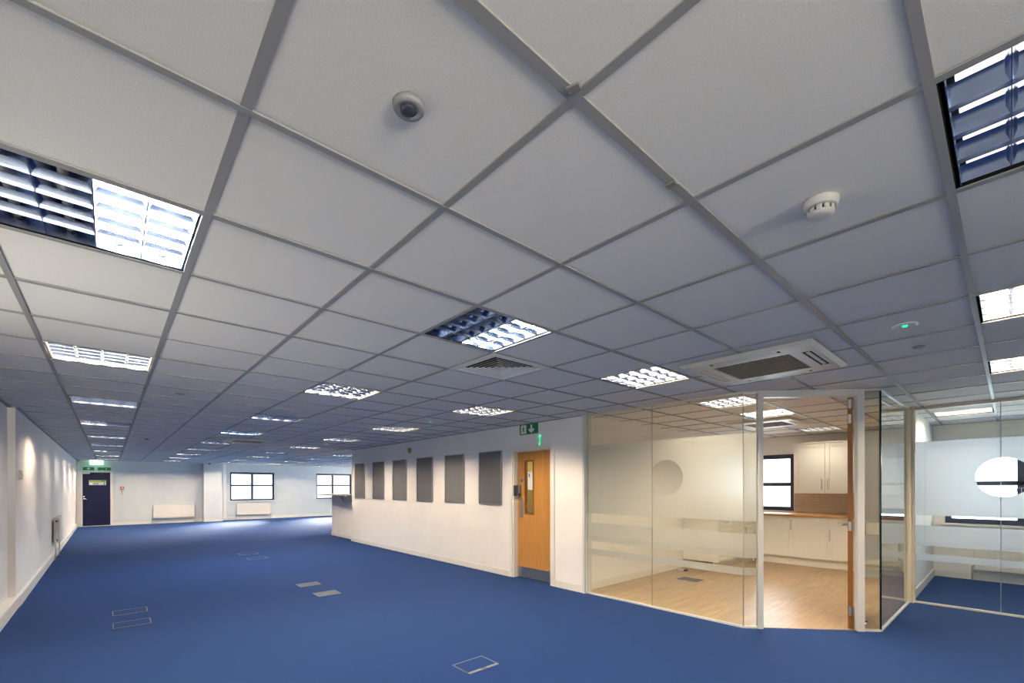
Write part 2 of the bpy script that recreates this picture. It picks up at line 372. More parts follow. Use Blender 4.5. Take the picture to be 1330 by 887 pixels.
mb = MB(); mb.box(4.475, 3.165, 0, 4.635, 3.2, HC); mb.box(4.492, 3.155, 0, 4.62, 3.166, HC)
struct(mb.build('trim_5', M_frame, bevel=.002))

# ------------------------------------------------------------------ windows
def window(n, axis, a0, a1, z0, z1, t_in, t_gl, mull, trans, outward, sill=True):
    """frame of dark blue bars with panes ; axis along which it runs ; t_in: inner wall face ; t_gl glass plane"""
    mb = MB(); w = .075
    def B(mbx, u0, u1, w0, w1, ta, tb):
        if axis == 'x': mbx.box(u0, ta, w0, u1, tb, w1)
        else: mbx.box(ta, u0, w0, tb, u1, w1)
    d0, d1 = t_gl-.03, t_gl+.03
    B(mb, a0, a0+w, z0, z1, d0, d1); B(mb, a1-w, a1, z0, z1, d0, d1); B(mb, a0+w, a1-w, z1-.085, z1, d0, d1); B(mb, a0+w, a1-w, z0, z0+w, d0, d1)
    cuts = [a0+w]+[c for c in mull]+[a1-w]
    for c in mull: B(mb, c-.042, c+.042, z0+w, z1-.085, d0, d1)
    for k in range(len(cuts)-1):
        u0 = cuts[k]+(.035 if k else 0); u1 = cuts[k+1]-(.035 if k < len(cuts)-2 else 0)
        B(mb, u0, u1, trans-.034, trans+.034, d0, d1)
    fr = struct(mb.build('window_%d' % n, M_winf))
    for k in range(len(cuts)-1):
        for zz0, zz1 in ((z0+w, trans-.03), (trans+.03, z1-.085)):
            u0 = cuts[k]+(.035 if k else 0); u1 = cuts[k+1]-(.035 if k < len(cuts)-2 else 0)
            g = MB(); B(g, u0, u1, zz0, zz1, t_gl-.002, t_gl+.002); g.build('pane', M_wglass, fr)
    if sill:
        g = MB(); s = 1 if outward > 0 else -1
        B(g, a0-.06, a1+.06, z0-.03, z0, t_in-s*.05, t_gl-s*.03); g.build('window_sill', M_white, fr)
    cen = ((a0+a1)/2, t_gl+outward*.25) if axis == 'x' else (t_gl+outward*.25, (a0+a1)/2)
    rz = {('x', 1): 0, ('x', -1): math.pi, ('y', 1): -math.pi/2, ('y', -1): math.pi/2}[(axis, outward)]
    # portal faces inwards
    portal('window_portal', (cen[0], cen[1], (z0+z1)/2), (-math.pi/2, 0, rz), a1-a0+.1, z1-z0+.1)
    return fr
window(1, 'x', 3.60, 5.36, .83, 2.09, 22.25, 22.38, [4.47], 1.505, 1)
window(2, 'x', 7.20, 8.96, .83, 2.09, 22.25, 22.38, [8.02], 1.505, 1)
window(3, 'x', 9.90, 11.66, .83, 2.09, 22.25, 22.38, [10.75], 1.505, 1)
for k, (a, b) in enumerate([(11.6, 14.4), (15.0, 17.8), (18.4, 21.2)]): window(4+k, 'y', a, b, .6, 2.3, 12.0, 12.15, [(a+b)/2], 1.5, 1)
for k, (a, b) in enumerate([(-1.0, 1.1)]): window(12+k, 'x', a, b, .75, 2.25, YB, YB-.15, [(a+b)/2], 1.5, -1)  # unseen window added behind the camera to light the ceiling
window(8, 'y', 1.2, 3.2, .75, 2.1, XL, -1.28, [2.2], 1.5, -1)  # unseen window added to brighten the middle of the ceiling
window(7, 'y', -4.7, -1.1, .75, 2.3, XL, -1.28, [-3.5, -2.3], 1.5, -1)  # unseen window added as side fill for the near ceiling
window(10, 'y', -2.75, -.02, .86, 2.08, 9.6, 9.72, [-.84, -1.8], 1.49, 1)
window(11, 'y', 2.13, 3.12, .965, 2.08, 9.6, 9.68, [], 1.485, 1)

# outside
def shed(loc, w, d, h, hr, label, m1, m2):
    t = thing('warehouse', label, 'building', loc)
    mb = MB(); mb.box(0, 0, -.4, w, d, h); mb.build('wall', m1, t)
    mb = MB(); mb.prism([(-.3, h), (d/2, hr), (d+.3, h)], 'x', -.2, w+.2); mb.build('roof', m2, t)
    return t
shed((52, -18, 0), 10, 13.5, 1.2, 1.75, 'long low blue-grey building outside, seen through the round clear hole in the right office film', M_clad, M_clad)
shed((40, 6, 0), 14, 18, 3.2, 6.2, 'pale gabled building outside the kitchen window', M_pale, M_pale)

# ------------------------------------------------------------------ doors
# door_1 : oak toilet door in the board wall (leaf faces -x)
mb = MB()
mb.box(4.487, 3.735, 0, 4.50, 3.80, 2.10); mb.box(4.487, 4.66, 0, 4.50, 4.725, 2.10); mb.box(4.487, 3.80, 2.03, 4.50, 4.66, 2.10)
mb.box(4.50, 3.80, 0, 4.62, 3.83, 2.03); mb.box(4.50, 4.63, 0, 4.62, 4.66, 2.03); mb.box(4.50, 3.83, 2.00, 4.62, 4.63, 2.03)
d1 = struct(mb.build('door_1', M_trim, bevel=.003))
mb = MB(); y0, y1, xf = 3.835, 4.625, 4.585
vy0, vy1, vz0, vz1 = 4.275, 4.45, 1.03, 1.845
mb.box(xf, y0, .01, xf+.044, vy0, 1.995); mb.box(xf, vy1, .01, xf+.044, y1, 1.995); mb.box(xf, vy0, .01, xf+.044, vy1, vz0); mb.box(xf, vy0, vz1, xf+.044, vy1, 1.995)
leaf = mb.build('door_leaf', M_oakdoor, d1)
mb = MB(); f = .02
mb.box(xf-.006, vy0-f, vz0-f, xf+.004, vy0+.006, vz1+f); mb.box(xf-.006, vy1-.006, vz0-f, xf+.004, vy1+f, vz1+f); mb.box(xf-.006, vy0, vz0-f, xf+.004, vy1, vz0+.006); mb.box(xf-.006, vy0, vz1-.006, xf+.004, vy1, vz1+f)
mb.build('glazing_bead', M_oakedge, leaf)
mb = MB(); mb.box(xf+.018, vy0, vz0, xf+.024, vy1, vz1); mb.build('vision_panel', M_wglass, leaf)
mb = MB(); mb.box(xf+.010, vy0+.025, 1.40, xf+.012, vy1-.045, 1.68); mb.box(xf+.009, vy0+.085, 1.60, xf+.010, vy0+.105, 1.65, 1); mb.build('notice', [M_signw, M_dark], leaf)
mb = MB(); mb.box(xf-.002, y0, .012, xf, y1, .178); mb.build('kick_plate', M_steel, leaf)
mb = MB(); mb.box(xf-.003, 4.50, .955, xf, 4.575, 1.275); mb.build('push_plate', M_steel, leaf)
mb = MB(); mb.cyl((xf-.003, 4.535, 1.545), .026, .003, 'x'); mb.build('blue_disc_sign', M_blue, leaf)
mb = MB(); mb.box(xf-.045, 4.545, 1.34, xf, 4.615, 1.475); mb.box(xf-.030, 4.56, 1.30, xf-.002, 4.60, 1.345, 1); mb.cyl((xf-.062, 4.592, 1.315), .019, .03, 'x'); mb.cyl((xf-.04, 4.592, 1.315), .008, .04, 'x')
mb.box(4.492, 4.612, 1.30, 4.53, 4.632, 1.47, 1)
mb.build('digital_lock', [M_steel, M_dark], leaf, bevel=.003)

# door_2 : navy fire door in the far wall (leaf faces -y)
mb = MB()
mb.box(-1.065, 22.075, 0, -1.02, 22.1, 2.055); mb.box(-.22, 22.075, 0, -.165, 22.1, 2.055); mb.box(-1.02, 22.075, 2.005, -.22, 22.1, 2.055)
mb.box(-1.02, 22.1, 0, -1.0, 22.25, 2.005); mb.box(-.24, 22.1, 0, -.22, 22.25, 2.005); mb.box(-1.0, 22.1, 1.99, -.24, 22.25, 2.005); mb.box(-1.0, 22.06, 0, -.24, 22.25, .02)
d2 = struct(mb.build('door_2', M_trim))
mb = MB(); mb.box(-.998, 22.13, .022, -.242, 22.175, 1.988); leaf = mb.build('door_leaf', M_navy, d2)
mb = MB(); mb.cyl((-.955, 22.127, 1.02), .022, .004, 'y'); mb.box(-.965, 22.09, 1.012, -.90, 22.10, 1.03); mb.cyl((-.955, 22.09, 1.02), .008, .04, 'y'); mb.build('lever_handle', M_chrome, leaf)
mb = MB(); mb.cyl((-.955, 22.12, 1.10), .022, .01, 'y'); mb.build('thumb_turn', M_chrome, leaf)
mb = MB(); mb.box(-.99, 22.09, 1.93, -.80, 22.13, 1.98); mb.build('door_closer', M_steel, leaf)
mb = MB(); mb.box(-.825, 22.124, 1.52, -.36, 22.13, 1.695)
mb.box(-.81, 22.122, 1.615, -.375, 22.124, 1.685, 1); mb.box(-.50, 22.1205, 1.64, -.385, 22.122, 1.68, 2)
for k in range(7): mb.box(-.80+k*.04, 22.1205, 1.64, -.775+k*.04, 22.122, 1.672, 2)
mb.box(-.805, 22.122, 1.53, -.72, 22.124, 1.60, 4); mb.box(-.58, 22.122, 1.53, -.40, 22.124, 1.60, 4); mb.box(-.60, 22.1205, 1.535, -.575, 22.122, 1.60, 3); mb.box(-.43, 22.1205, 1.535, -.40, 22.122, 1.60, 3)
for k in range(3): mb.box(-.71, 22.1225, 1.54+k*.02, -.61, 22.124, 1.548+k*.02, 5)
mb.build('door_sign', [M_alu, M_yellow, mat('sign_mid_green', (.03, .30, .03), .5), M_blue, M_signw, M_dark], leaf)

# ------------------------------------------------------------------ exit signs, call point, sensors on walls
MAN = [[(.36, .86), (.44, .92), (.52, .86), (.50, .78), (.40, .77)],          # head
       [(.30, .72), (.50, .74), (.58, .62), (.72, .60), (.72, .54), (.55, .54), (.50, .60), (.47, .46), (.60, .32), (.56, .10), (.48, .10), (.50, .28), (.36, .38), (.26, .20), (.08, .20), (.08, .27), (.22, .28), (.34, .48), (.36, .62), (.24, .60), (.20, .46), (.13, .48), (.18, .64)]]
def poly(mb, pts, fn, d0, d1, mi):
    n = len(pts); vs = [fn(u, v, d0) for u, v in pts]+[fn(u, v, d1) for u, v in pts]
    mb.add(vs, [tuple(range(n)), tuple(range(n, 2*n))[::-1]]+[(i, (i+1) % n, n+(i+1) % n, n+i) for i in range(n)], mi)
def exit_art(mb, fn, w, h, lay, mi):
    """fn(u,v,d) maps sign coordinates in metres"""
    for p in MAN: poly(mb, [(lay[0]+u*lay[2], lay[1]+v*lay[3]) for u, v in p], fn, 0, .0015, mi)
# sign over toilet door: on the wall x=4.5, faces -x ; u runs to -y
t = thing('exit_sign', 'green running man exit sign with down arrow above the oak door', 'sign', (4.5, 4.465, 2.255))
mb = MB(); mb.box(-.022, -.395, 0, 0, 0, .155); mb.build('sign_body', M_green, t, bevel=.002)
mb = MB(); fn = lambda u, v, d: (-.0222-d, -u, v)
mb2 = MB()
poly(mb, [(.03, .012), (.155, .012), (.155, .145), (.03, .145)], fn, 0, .001, 0)
for p in MAN: poly(mb2, [(.04+u*.11, .015+v*.125) for u, v in p], lambda u, v, d: (-.0236-d, -u, v), 0, .0008, 0)
poly(mb, [(.245, .14), (.285, .14), (.285, .07), (.325, .085), (.325, .055), (.265, .012), (.205, .055), (.205, .085), (.245, .07)], fn, 0, .001, 0)
mb.build('pictogram', M_signw, t); mb2.build('running_figure', M_green, t)
t = thing('green_glow', 'small bright strip added as a green reflection on the wall between exit sign and oak door', 'light', (4.5, 4.035, 2.08))
mb = MB(); mb.box(-.012, -.008, .01, 0, .008, .12); mb.build('reflection_strip', mat('green_reflection', (0, .3, .1), .4, emit=(.05, .85, .40), es=.75), t)  # glowing strip and discs stand for a green reflection, no lamp here
mb = MB(); mb.cyl((-.016, 0, .125), .018, .016, 'x'); mb.build('indicator', M_led, t); mb = MB(); mb.cyl((-.016, 0, .005), .018, .016, 'x'); mb.build('indicator', M_led, t)
# lit sign hanging at far end
t = thing('exit_sign', 'glowing green exit sign hung under the ceiling above the navy door', 'sign', (-.805, 21.85, 2.262))
mb = MB(); mb.box(0, 0, 0, .375, .05, .165); mb.build('sign_body', M_exitlit, t, bevel=.003)
mb = MB(); mb.box(.02, -.004, .02, .15, 0, .145); mb.box(.20, -.004, .02, .35, 0, .145); mb.build('lit_pictogram', M_exitlitw, t)
for hx in (.08, .29): mb = MB(); mb.box(hx, .02, .155, hx+.01, .03, .164); mb.build('hanger', M_white, t)
for (a, b, lab, kind) in ((-.985, -.68, 'dark green sign with white cross mark above the left half of navy door', 0), (-.59, -.23, 'dark green sign with small figure above the right half of navy door', 1)):
    t = thing('safety_sign', lab, 'sign', (a, 22.1, 2.065))
    mb = MB(); mb.box(0, -.006, 0, b-a, 0, .112); mb.build('sign_body', M_green, t)
    mb = MB(); c = (b-a)/2
    if kind == 0: mb.box(c-.045, -.008, .045, c+.045, -.006, .067); mb.box(c-.012, -.008, .015, c+.012, -.006, .097)
    else:
        for p in MAN: poly(mb, [(.20+u*.08, .01+v*.09) for u, v in p], lambda u, v, d: (u, -.0062-d, v), 0, .001, 0)
    mb.build('pictogram', M_signw, t)
t = thing('green_glow', 'tiny green indicator between navy door frame and green sign', 'light', (-.47, 22.1, 2.055))
mb = MB(); mb.cyl((0, -.02, 0), .022, .02, 'y'); mb.build('indicator', M_led, t)
t = thing('fire_call_point', 'small red fire call point on the far wall right of the navy door', 'call point', (.085, 22.1, 1.41))
mb = MB(); mb.box(-.055, -.045, -.055, .055, 0, .055); mb.build('body', M_red, t, bevel=.006)
mb = MB(); mb.box(-.03, -.048, -.02, .03, -.045, .025); mb.build('glass_window', M_signw, t)
mb = MB(); mb.box(-.012, -.02, -.26, .012, 0, -.055); mb.build('conduit', mat('pale_orange', (.6, .38, .22), .5), t)
t = thing('wall_sensor', 'small yellowed alarm sensor high on the wall above third grey board', 'sensor', (4.5, 7.97, 2.225))
mb = MB(); mb.box(-.03, -.028, .005, 0, .028, .055); mb.build('bracket', M_dark, t, bevel=.004)
mb = MB(); mb.prism([(-.06, .045), (-.035, -.06), (0, -.06), (0, .05)], 'y', -.035, .035); mb.build('body', M_brass, t, bevel=.006)
t = thing('wall_thermostat', 'small beige box on the left wall edge beside the step', 'thermostat', (-1.10, 7.62, 1.60))
mb = MB(); mb.box(0, -.04, -.055, .035, .04, .06); mb.build('body', M_beige, t, bevel=.004)
mb = MB(); mb.box(.035, -.02, -.03, .038, .02, .03); mb.build('cover', M_radend, t)
t = thing('security_camera', 'tiny dark dome camera under the ceiling at the column corner', 'camera', (2.78, 21.66, HC-.002))
mb = MB(); mb.lathe((0, 0, 0), [(.045, 0), (.045, -.02), (.03, -.045), (.01, -.055)], 16); mb.build('dome', M_dark, t)

# ------------------------------------------------------------------ pin boards
BY = [(4.92, 5.53), (5.98, 6.61), (7.06, 7.68), (8.13, 8.77), (9.21, 9.82), (10.30, 10.91)]
labs = ['grey felt pin board nearest to the oak door', 'second grey pin board from the oak door', 'third grey pin board from the oak door, beneath the wall sensor',
        'fourth grey pin board from the oak door', 'fifth grey pin board from the oak door', 'grey pin board farthest from the oak door, at the wall end by the counter']
for (a, b), lab in zip(BY, labs):
    t = thing('pin_board', lab, 'pin board', (4.5, (a+b)/2, 1.15), 0, 'pin boards on the white wall'); w = (b-a)/2; h = .90
    mb = MB(); mb.box(-.014, -w+.01, .01, -.002, w-.01, h-.01); mb.build('felt_panel', M_board, t)
    mb = MB(); f = .014
    mb.box(-.02, -w, 0, 0, w, f); mb.box(-.02, -w, h-f, 0, w, h); mb.box(-.02, -w, f, 0, -w+f, h-f); mb.box(-.02, w-f, f, 0, w, h-f)
    mb.build('frame', M_alu, t)

# ------------------------------------------------------------------ reception counter beyond the board wall
t = thing('reception_counter', 'white counter wall with thin wooden top beyond the board wall', 'counter', (4.65, 11.16, 0))
mb = MB(); mb.box(0, 0, 0, .12, 1.86, 1.20); mb.build('counter_wall', M_wall, t)
mb = MB(); mb.box(-.32, -.0, 1.20, .35, 2.25, 1.228); mb.build('counter_top', M_counter, t, bevel=.003)
mb = MB(); mb.box(-.015, 0, 0, 0, 1.875, .1); mb.box(-.015, 1.86, 0, .12, 1.875, .1); mb.build('skirting', M_trim, t)
for yy in (.35, .95):
    mb = MB(); mb.prism([(0, 1.20), (-.12, 1.20), (-.12, 1.19), (-.012, 1.05), (0, 1.00)], 'y', yy, yy+.02); mb.build('bracket', M_radend, t)

# ------------------------------------------------------------------ radiators
def radiator(label, loc, rz, L, z0, z1, dark=False, pipes=True):
    """local: runs along +x from 0..L, wall at y=0, sticks out to -y"""
    t = thing('radiator', label, 'radiator', loc, rz)
    h = z1-z0; mb = MB(); mb.box(0, -.105, z0, L, -.085, z1); n = max(4, int(L/.034))
    for k in range(n): 
        x = (k+.2)*L/n; mb.box(x, -.110, z0+.03, x+L/n*.55, -.105, z1-.03) if dark else None
    if not dark:
        for k in range(5): mb.box(.01, -.107, z0+.03+k*(h-.05)/5, L-.01, -.105, z0+.03+(k+.88)*(h-.05)/5)
    mb.build('front_panel', M_rad, t, bevel=.003)
    mb = MB(); mb.box(.01, -.045, z0+.02, L-.01, -.035, z1-.03); mb.build('rear_panel', M_rad, t)
    for x in (-.006, L):
        mb = MB(); mb.box(x, -.105, z0, x+.006, -.03, z1); mb.cyl((x-.004, -.07, z1-.07), .018, .014, 'x', 12, 1); mb.cyl((x-.004, -.07, z0+.05), .018, .014, 'x', 12, 1); mb.build('end_panel', [M_radend, M_dark], t)
    mb = MB(); mb.box(.02, -.10, z1-.002, L-.02, -.035, z1+.006)
    for k in range(int(L/.05)): mb.box(.03+k*.05, -.095, z1+.006, .05+k*.05, -.04, z1+.008, 1)
    mb.build('top_grille', [M_rad, M_radend], t)
    for x in (.15, L-.18): mb = MB(); mb.box(x, -.085, z0+.05, x+.03, -.002, z1-.06); mb.build('wall_bracket', M_radend, t)
    if pipes:
        for x in (-.03, L+.03): mb = MB(); mb.tube([(x+(.03 if x < 0 else -.03), -.06, z0+.05), (x, -.06, z0+.05), (x, -.06, .10), (x, -.045, .0)], .010); mb.build('pipe', M_radend, t)
        mb = MB(); mb.cyl((L+.03, -.06, z0+.04), .02, .07, 'z', 12); mb.build('valve', M_white, t)
    return t
radiator('white radiator under the far wall right of the navy door', (1.0, 22.1, 0), 0, 1.31, .21, .735)
radiator('white radiator beneath the first far window', (3.84, 22.25, 0), 0, 1.32, .21, .70)
radiator('radiator on the left wall, seen end on', (-1.115, 12.15, 0), math.pi/2, .85, .34, .84)
bpy.context.view_layer.update()
radiator('grey ribbed radiator under the window inside the right glass office', (9.6, -.36, 0), -math.pi/2, 1.7, .17, .62, dark=True)

# ------------------------------------------------------------------ luminaires
FI = .285
HALF = {}
def fixture_parts():
    P = {}
    mb = MB()   # housing
    mb.box(-.2975, -.2975, .002, -.285, .2975, .10); mb.box(.285, -.2975, .002, .2975, .2975, .10); mb.box(-.285, -.2975, .002, .285, -.285, .10); mb.box(-.285, .285, .002, .285, .2975, .10); mb.box(-.285, -.285, .094, .285, .285, .10)
    P['housing'] = (mb, M_black)
    mb = MB()   # four parabolic troughs along y
    W4 = .56/4
    for k in range(4):
        c = -.28+W4*(k+.5); n = 12; vs = []
        for s in range(n+1):
            u = -1+2*s/n; x = c+u*(W4/2-.001); z = .012+.066*(1-abs(u)**2.0)
            vs += [(x, -.275, z), (x, .275, z)]
        mb.add(vs, [(2*s, 2*s+1, 2*s+3, 2*s+2) for s in range(n)], 0, True)
    for y in (-.275, .275):
        mb.add([(-.28, y, .012), (.28, y, .012), (.28, y, .08), (-.28, y, .08)], [(0, 1, 2, 3)])
    P['reflector'] = (mb, M_reflector)
    for nm, ks in (('a', (0, 1)), ('b', (2, 3))):
        mb = MB()
        for k in ks:
            c = -.28+W4*(k+.5); n = 12; vs = []
            for s in range(n+1):
                u = -1+2*s/n; x = c+u*(W4/2-.001); z = .012+.066*(1-abs(u)**2.0); vs += [(x, -.275, z), (x, .275, z)]
            mb.add(vs, [(2*s, 2*s+1, 2*s+3, 2*s+2) for s in range(n)], 0, True)
            for y in (-.275, .275): mb.add([(c-W4/2, y, .012), (c+W4/2, y, .012), (c+W4/2, y, .08), (c-W4/2, y, .08)], [(0, 1, 2, 3)])
        HALF[nm] = mb
    mb = MB()   # cross blades, along x, waisted section
    for k in range(1, 5):
        y = -.275+.55*k/5; pr = [(y-.001, .006), (y-.004, .018), (y-.011, .034), (y+.011, .034), (y+.004, .018), (y+.001, .006)]
        mb.prism(pr, 'x', -.279, .279)
    for k in range(1, 4):
        x = -.28+W4*k; mb.prism([(x-.0012, .005), (x-.004, .022), (x+.004, .022), (x+.0012, .005)], 'y', -.275, .275)
    for y in (-.275, .275): mb.box(-.28, y-.001, .004, .28, y+.001, .03)
    P['louvre'] = (mb, M_louvre)
    return P
PARTS = fixture_parts()
def make_fixture(kind, warm=True):
    t = thing('ceiling_light', '', 'ceiling light', (0, 0, HC))
    for n, (mb, m_) in PARTS.items():
        if n != 'reflector': mb.build(n, m_, t)
    lit_a, lit_b = {'full': (1, 1), 'room': (1, 1), 'roomdim': (1, 1), 'roomlow': (1, 1), 'half': (0, 1), 'off': (0, 0), 'mid': (0, 0), 'left': (1, 0)}[kind]
    if lit_a == lit_b: PARTS['reflector'][0].build('reflector', M_reflector_lit if lit_a else M_reflector, t)
    else: HALF['a'].build('reflector', M_reflector_lit if lit_a else M_reflector, t); HALF['b'].build('reflector', M_reflector_lit if lit_b else M_reflector, t)
    if kind in ('half', 'left'):
        mb = MB(); mb.box(-.002, -.275, .005, .002, .275, .092); mb.build('divider', M_alu, t)  # full-height sheet added to keep the lit half's light out
    for k in range(4):
        c = -.28+.14*(k+.5); lit = {'full': True, 'room': True, 'roomdim': True, 'roomlow': True, 'half': k >= 2, 'off': False, 'mid': False, 'left': k < 2}[kind]
        mb = MB(); mb.cyl((c, -.262, .050), .0145, .524, 'y', 12, 0); mb.cyl((c, -.274, .050), .016, .014, 'y', 12, 1); mb.cyl((c, .260, .050), .016, .014, 'y', 12, 1)
        mb.build('tube', [(M_tr if kind == 'room' else M_tr2 if kind == 'roomdim' else M_tr3 if kind == 'roomlow' else M_tw if warm else M_tc) if lit else (M_td if kind == 'off' else M_tm if kind == 'mid' else M_to), M_dark], t)
    return t
proto = {}
def place_fix(i, j, kind, warm, label, group):
    key = (kind, warm); loc = ((i+.5)*T, (j+.5)*T, HC)
    if key not in proto:
        proto[key] = make_fixture(kind, warm); o = proto[key]; o.location = loc
    else: o = dup(proto[key], loc)
    o['label'] = label; o['group'] = group
    return o
ORD = ['nearest', 'second', 'third', 'fourth', 'fifth', 'sixth', 'seventh', 'eighth', 'ninth', 'farthest']
def lab(row, n, total, desc):
    o = 'nearest the camera' if n == 0 else ('farthest from camera' if n == total-1 else ORD[n]+' from camera')
    return '%s ceiling light, %s in %s' % (desc, o, row)
rows = {
 -1: ('the row beside the left wall', [(2, 'half', False), (6, 'full', True), (10, 'mid', True), (14, 'left', True), (18, 'mid', True), (22, 'mid', True), (26, 'left', True), (30, 'full', True), (34, 'full', True)]),
  2: ('the second row', [(-2, 'off', True), (2, 'half', False), (6, 'full', True), (10, 'mid', True), (14, 'full', False), (18, 'mid', True), (22, 'mid', True), (26, 'full', True), (30, 'full', True), (34, 'full', True)]),
  5: ('the third row', [(-2, 'full', True), (2, 'full', True), (6, 'full', True), (10, 'full', True), (14, 'full', True), (18, 'full', True), (22, 'mid', True), (26, 'full', True), (30, 'full', True), (34, 'full', True)])}
D = {'half': 'half-lit cool', 'off': 'dark blue-reflecting', 'mid': 'blue-reflecting striped', 'left': 'left-half-lit', 'full': 'fully lit'}
for i, (row, lst) in rows.items():
    for n, (j, k, w) in enumerate(lst): place_fix(i, j, k, w, lab(row, n, len(lst), D[k] if not (k == 'full' and not w) else 'cool lit'), 'recessed ceiling lights in the hall')
place_fix(8, -2, 'full', True, 'lit ceiling light at the right picture edge just in front of the right glass office', 'recessed ceiling lights in the hall')
for n, j in enumerate((22, 26, 30, 34)):
    place_fix(8, j, 'full', n != 0, 'lit ceiling light above the reception counter side, %s of four there' % ['nearest', 'second', 'third', 'farthest'][n], 'recessed ceiling lights in the hall')
for n, j in enumerate((30, 34)):
    place_fix(11, j, 'full', True, 'lit ceiling light close to the second far window, %s of two' % ['nearer', 'farther'][n], 'recessed ceiling lights in the hall')
place_fix(8, 2, 'roomdim', True, 'lit louvred ceiling light inside the kitchen room closest to the glass front', 'recessed ceiling lights in the kitchen room')
place_fix(10, 2, 'room', True, 'lit louvred ceiling light inside the kitchen room in front of the air conditioner', 'recessed ceiling lights in the kitchen room')
place_fix(14, 2, 'roomlow', True, 'lit louvred ceiling light inside the kitchen room above the wall cupboards', 'recessed ceiling lights in the kitchen room')
place_fix(13, -1, 'roomdim', True, 'lit louvred ceiling light inside the right glass office', 'recessed ceiling lights in the right office')
# lamp in the room behind the oak door
t = thing('ceiling_lamp', 'round ceiling lamp in the yellow room behind the oak door glass', 'ceiling light', (5.2, 5.2, HC-.001))
mb = MB(); mb.lathe((0, 0, 0), [(.15, 0), (.15, -.03), (.11, -.06), (.02, -.07)], 24); mb.build('diffuser', mat('lamp_diffuser', (.9, .9, .9), .5, emit=(1, .85, .55), es=30), t)

# ------------------------------------------------------------------ air diffuser (vent)
t = thing('air_vent', 'square four-way air vent beside the half-lit ceiling light', 'air vent', (3.5*T, 3.5*T, HC))
mb = MB(); s = .297
def ring(mb, a, b, z0, z1, mi=0):
    """square ring from half-width a (at z0) to b (at z1), thin sloping plate"""
    A = [(-a, -a, z0), (a, -a, z0), (a, a, z0), (-a, a, z0)]; B = [(-b, -b, z1), (b, -b, z1), (b, b, z1), (-b, b, z1)]
    A2 = [(x, y, z+.0025) for x, y, z in A]; B2 = [(x, y, z+.0025) for x, y, z in B]
    fs = []
    for k in range(4):
        n = (k+1) % 4; fs += [(k, n, 4+n, 4+k), (8+k, 12+k, 12+n, 8+n), (k, 8+k, 8+n, n), (4+k, 4+n, 12+n, 12+k)]
    mb.add(A+B+A2+B2, fs, mi)
ring(mb, .297, .245, -.004, -.008); ring(mb, .245, .235, -.008, .02); mb.build('frame', M_white, t)
for k in range(6):
    mb = MB(); a = .234-k*.036; ring(mb, a, max(a-.030, .004), -.004, .010 if k < 5 else .014); mb.build('blade', M_white if k < 5 else M_frame, t)
mb = MB(); mb.box(-.285, -.285, .06, .285, .285, .065); mb.box(-.29, -.29, .003, -.285, .29, .065); mb.box(.285, -.29, .003, .29, .29, .065); mb.box(-.285, -.29, .003, .285, -.285, .065); mb.box(-.285, .285, .003, .285, .29, .065); mb.build('plenum', M_black, t)

# ------------------------------------------------------------------ ceiling cassette air conditioners
def cassette(label, loc, open_side=True):
    t = thing('air_conditioner', label, 'air conditioner', loc, 0, 'ceiling cassette air conditioners')
    H = .470; mb = MB()
    # body: pieces of a square panel with four slots and a central opening
    zb, zt = -.024, .0
    def slab(x0, y0, x1, y1): mb.box(x0, y0, zb, x1, y1, zt)
    g = .275; s0, s1 = .345, .405; L = .25
    slab(-.44, -.44, -s1, .44); slab(s1, -.44, .44, .44); slab(-s1, -.44, s1, -s1); slab(-s1, s1, s1, .44)
    slab(-s0, -s0, -g, s0); slab(g, -s0, s0, s0); slab(-g, -s0, g, -g); slab(-g, g, g, s0)
    for sx in (-1, 1):
        mb.box(sx*s0, L, zb, sx*s1, s1, zt); mb.box(sx*s0, -s1, zb, sx*s1, -L, zt); mb.box(L, sx*s0, zb, s0, sx*s1, zt); mb.box(-s0, sx*s0, zb, -L, sx*s1, zt)
    # sloped rim
    A = [(-H, -H, 0), (H, -H, 0), (H, H, 0), (-H, H, 0)]; B = [(-.44, -.44, zb), (.44, -.44, zb), (.44, .44, zb), (-.44, .44, zb)]
    mb.add(A+B, [(k, (k+1) % 4, 4+(k+1) % 4, 4+k) for k in range(4)])
    mb.add([(-H, -H, -.001), (H, -H, -.001), (H, H, -.001), (-H, H, -.001)], [(0, 1, 2, 3)])
    mb.build('panel', M_acp, t)
    mb = MB(); mb.box(-g, -g, zb+.022, g, g, zb+.026)
    for k in range(28): y = -g+.01+k*.0195; mb.box(-g, y, zb+.006, g, y+.007, zb+.016)
    for k in range(9): x = -g+k*.0675; mb.box(x, -g, zb+.003, x+.006, g, zb+.012)
    mb.build('intake_grille', M_grille, t)
    mb = MB()
    for (a, b, c, d) in ((-s1, -L, -s0, L), (s0, -L, s1, L), (-L, -s1, L, -s0), (-L, s0, L, s1)): mb.box(a, b, zb+.006, c, d, zb+.010)
    mb.build('slot_lining', M_black, t)
    for k in range(4):
        mb = MB(); tilt = math.radians(10 if k == 3 and open_side else 3)
        w, l = (.012 if k == 3 and open_side else .024), (L-.03 if k == 3 and open_side else L-.022)
        c_, s_ = math.cos(tilt), math.sin(tilt)
        xs = [(-w*c_, -w*s_), (w*c_, w*s_), (w*c_, w*s_+.004), (-w*c_, -w*s_+.004)]
        mb.prism(xs, 'y', -l, l)
        o = mb.build('flap', M_white if k == 3 and open_side else M_acp, t); a = k*math.pi/2
        o.location = (.375*math.cos(a), .375*math.sin(a), zb+.001); o.rotation_euler = (0, 0, a)
    return t
ac = cassette('cream ceiling cassette air conditioner above the kitchen room glass front', (6*T, 1.02*T, HC-.004))
dup(ac, (3.15*T, 16.9*T, HC-.004), label='ceiling cassette air conditioner in the hall middle behind the cool-lit ceiling light', group=ac['group'])
